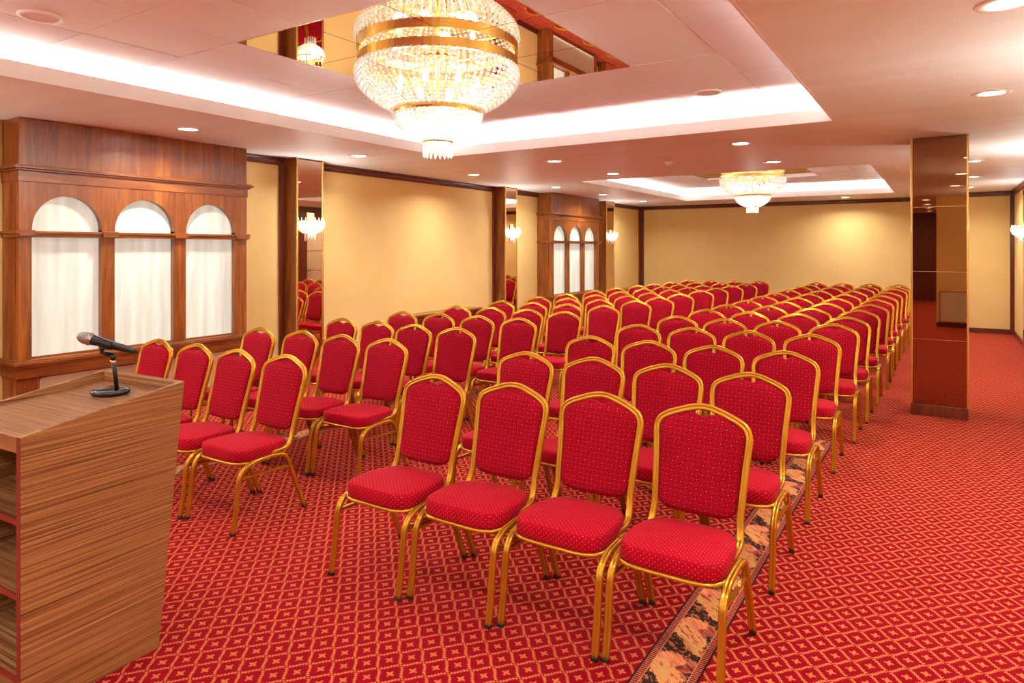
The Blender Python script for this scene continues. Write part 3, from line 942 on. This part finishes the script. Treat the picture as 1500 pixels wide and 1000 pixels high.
def top_z(x):
    R_ = [p for p in HP[:len(HP)//2 + 1] if p[2] > .765]
    best = .79
    for a, b in zip(R_, R_[1:]):
        if b[0] <= x <= a[0] and a[0] > b[0]:
            f = (a[0] - x) / (a[0] - b[0]); best = a[2] + (b[2]-a[2]) * f
    return best
def side_y(z):
    for a, b in zip(side_prof, side_prof[1:]):
        if a[1] <= z <= b[1]: return a[0] + (b[0]-a[0]) * (z-a[1]) / max(1e-6, b[1]-a[1])
    return .262 + (z - .770) * .30
def backrest_mb(res=1):
    """padded back: a rounded outline filled as a pillow, front and rear faces"""
    m = MB()
    nz = 18 if res else 10; nx = 12 if res else 8
    zb, ztp = .478, .885
    def ztop(x):
        a = abs(x)
        # parallel to the peak, dipping in the middle for the hand hole
        t = top_z(a) - .0125
        d = max(0, 1 - (a / .050) ** 2)
        return t - .030 * d
    def halfw(v): 
        z = zb + v * (.795 - zb); return inner_x(z) - .0135 - .004 * v ** 8
    def zbot(x):
        a = abs(x) / .17
        return zb - .010 * (1 - a * a) + .035 * max(0, (a - .72) / .28) ** 2
    F, Bk = [], []
    for j in range(nz + 1):
        v = j / nz
        for i in range(nx + 1):
            u = -1 + 2 * i / nx
            uu = math.copysign(1 - (1 - abs(u)) ** 1.25, u)
            hw = halfw(min(1, v)) ; x = uu * hw
            z = zbot(x) + (ztop(x) - zbot(x)) * (1 - (1 - v) ** 1.0)
            y = side_y(z)
            e = (1 - abs(uu) ** 6) * (1 - abs(2 * v - 1) ** 8)
            e = max(0, e) ** .5
            F.append((x, y - .010 - .016 * e, z)); Bk.append((x, y + .006 + .010 * e, z))
    n1 = nx + 1
    fs = []
    for j in range(nz):
        for i in range(nx):
            a = j * n1 + i; fs.append((a, a + 1, a + n1 + 1, a + n1))
    m.add(F, fs, True); m.add(Bk, [f[::-1] for f in fs], True)
    # rim
    per = [i for i in range(nx + 1)] + [j * n1 + nx for j in range(1, nz + 1)] + [nz * n1 + i for i in range(nx - 1, -1, -1)] + [j * n1 for j in range(nz - 1, 0, -1)]
    b = len(F); k = len(per)
    m.f += [(per[q], b + per[q], b + per[(q + 1) % k], per[(q + 1) % k]) for q in range(k)]; m.sm += [True] * k
    return m
def seat_outline(n=48, off=0.0):
    """rounded trapezoid, narrower at the back"""
    out = []
    for i in range(n):
        a = 2 * pi * i / n
        ex = 5.0
        cx_, sy_ = cos(a), sin(a)
        r = (abs(cx_) ** ex + abs(sy_) ** ex) ** (-1 / ex)
        x, y = r * cx_, r * sy_
        hw = .203 - .030 * max(0, (y + .1)) ** 1.5
        out.append((x * (hw + off), (-.008 + y * (.190 + off))))
    return out
def seat_mb(n=48):
    m = MB(); lay = [(-.012, .370), (-.001, .374), (.001, .380), (.003, .405), (.0015, .428), (-.0005, .434), (-.005, .4385), (-.012, .4405), (-.030, .4435), (-.07, .447), (-.12, .449)]
    rings = []
    vs = []
    for off, z in lay:
        for (x, y) in seat_outline(n, off):
            crown = .004 * (1 - (x / .2) ** 2) if z > .43 else 0
            zz = z + crown - (.012 * max(0, (y - .02) / .17) if z > .40 else 0)
            vs.append((x, y, zz))
    k = len(lay); fs = []
    for j in range(k - 1):
        for i in range(n):
            a = j * n + i; b = j * n + (i + 1) % n
            fs.append((a, b, b + n, a + n))
    vs.append((0, -.008, .455 - .003)); c = len(vs) - 1
    fs += [((k-1)*n + i, (k-1)*n + (i+1) % n, c) for i in range(n)]
    fs.append(tuple(range(n - 1, -1, -1)))
    return m.add(vs, fs, True)
def seat_frame_mb():
    pts = [(x, y, .368) for x, y in seat_outline(40, .004)]
    m = MB(); m.sweep(pts, circ(.0085, 8), lambda i: (0, 0, 1), closed=True)
    return m
def brace_mb(s):
    m = MB(); m.sweep([(s * FX, -.196, .300), (s * FX, .132, .286)], [(-.007, -.007), (.007, -.007), (.007, .007), (-.007, .007)], lambda i: (0, 0, 1), smooth=False)
    return m
def under_mb():
    m = MB()
    for y, z in ((-.12, .352), (.09, .352)): m.sweep([(-FX + .008, y, z), (FX - .008, y, z)], circ(.009, 8), lambda i: (0, 0, 1))
    return m
def make_chair(detail):
    t = empty('banquet_chair', (0, 0, 0), 0, 'x', 'chair')
    seat_mb(48 if detail else 24).build('seat', FAB_SEAT, t)
    backrest_mb(detail).build('backrest', FAB_BACK, t)
    hoop_mb().build('back_frame', GOLD, t)
    seat_frame_mb().build('seat_frame', GOLD, t)
    under_mb().build('seat_support', GOLD, t)
    for s in (-1, 1):
        for pth, yy in ((leg_front, -.2445), (leg_rear, .2475)):
            l = leg_mb(pth, s).build('leg', GOLD, t)
            if detail: MB().box(s * FX - .0135, s * FX + .0135, yy - .0115, yy + .0115, 0, .016).build('foot_cap', BLACKRUB, l, .002)
            else: l.data.transform(Matrix.Translation((0, 0, -.010)))
        brace_mb(s).build('stretcher', GOLD, t)
    return t
def copy_tree(o, parent=None):
    c = o.copy(); COL.objects.link(c); c.parent = parent
    for ch in list(o.children): copy_tree(ch, c)
    return c

RIGHT = [[(-2.268, 2.492), (-1.803, 2.531), (-1.336, 2.569), (-0.867, 2.588)], [(-2.271, 3.423), (-1.804, 3.46), (-1.339, 3.479), (-0.872, 3.456)], [(-2.264, 4.36), (-1.797, 4.365), (-1.332, 4.37), (-0.865, 4.379)], [(-2.256, 5.304), (-1.789, 5.33), (-1.324, 5.347), (-0.857, 5.394)], [(-2.213, 6.21), (-1.746, 6.205), (-1.281, 6.257), (-0.814, 6.28)], [(-2.185, 7.091), (-1.718, 7.054), (-1.253, 7.125), (-0.786, 7.027)], [(-2.163, 7.872), (-1.698, 7.912), (-1.231, 7.851), (-0.764, 7.889)], [(-2.133, 8.661), (-1.668, 8.68), (-1.199, 8.728), (-0.734, 8.802)], [(-2.128, 9.581), (-1.663, 9.533), (-1.194, 9.643), (-0.729, 9.693)], [(-2.122, 10.412), (-1.657, 10.407), (-1.188, 10.567), (-0.723, 10.567)], [(-2.106, 11.284), (-1.641, 11.284), (-1.174, 11.444), (-0.707, 11.444)], [(-2.088, 12.351), (-1.621, 12.351), (-1.154, 12.431), (-0.687, 12.511)], [(-2.073, 13.078), (-1.606, 13.238), (-1.139, 13.158), (-0.672, 13.158)], [(-2.081, 14.017), (-1.614, 14.031), (-1.147, 13.99), (-0.682, 13.921)]]
LEFT = [[(-4.89, 2.469), (-4.425, 2.482), (-3.956, 2.478), (-3.489, 2.501)], [(-4.866, 3.332), (-4.401, 3.384), (-3.934, 3.385), (-3.467, 3.402)], [(-4.863, 4.258), (-4.398, 4.261), (-3.931, 4.234), (-3.462, 4.239)], [(-4.837, 5.091), (-4.37, 5.127), (-3.905, 5.163), (-3.438, 5.19)], [(-4.792, 5.983), (-4.327, 6.011), (-3.86, 6.04), (-3.393, 6.027)], [(-4.748, 6.85), (-4.281, 6.862), (-3.816, 6.891), (-3.349, 6.932)], [(-4.705, 7.72), (-4.238, 7.705), (-3.773, 7.725), (-3.306, 7.814)], [(-4.672, 8.467), (-4.205, 8.504), (-3.74, 8.56), (-3.273, 8.567)], [(-4.653, 9.4), (-4.186, 9.348), (-3.721, 9.393), (-3.254, 9.388)], [(-4.636, 10.215), (-4.169, 10.287), (-3.704, 10.267), (-3.237, 10.333)], [(-4.615, 11.137), (-4.148, 11.121), (-3.683, 11.11), (-3.216, 11.101)], [(-4.59, 11.838), (-4.123, 11.917), (-3.658, 11.846), (-3.191, 11.998)], [(-4.545, 12.73), (-4.078, 12.761), (-3.613, 12.89), (-3.146, 12.853)], [(-4.534, 13.765), (-4.067, 13.765), (-3.602, 13.861), (-3.135, 13.925)]]

ORD = ['front', 'second', 'third', 'fourth', 'fifth', 'sixth', 'seventh', 'eighth', 'ninth', 'tenth', 'eleventh', 'twelfth', 'thirteenth', 'last']
SEATN = ['leftmost seat', 'second seat from left', 'third seat from left', 'rightmost seat']
proto = {1: make_chair(1), 0: make_chair(0)}
used = {1: False, 0: False}
for bname, B in (('right', RIGHT), ('left', LEFT)):
    for i, row in enumerate(B):
        for j, (x, y) in enumerate(row):
            d = 1 if i < 6 else 0
            if used[d]: o = copy_tree(proto[d])
            else: o = proto[d]; used[d] = True
            o.location = (x, y, 0); o.rotation_euler = (0, 0, radians(random.uniform(-.25, .25)))
            o['label'] = 'red and gold banquet chair, %s block, %s row, %s' % (bname, ORD[i], SEATN[j])
            o['category'] = 'chair'; o['group'] = 'banquet chairs in the %s block' % bname
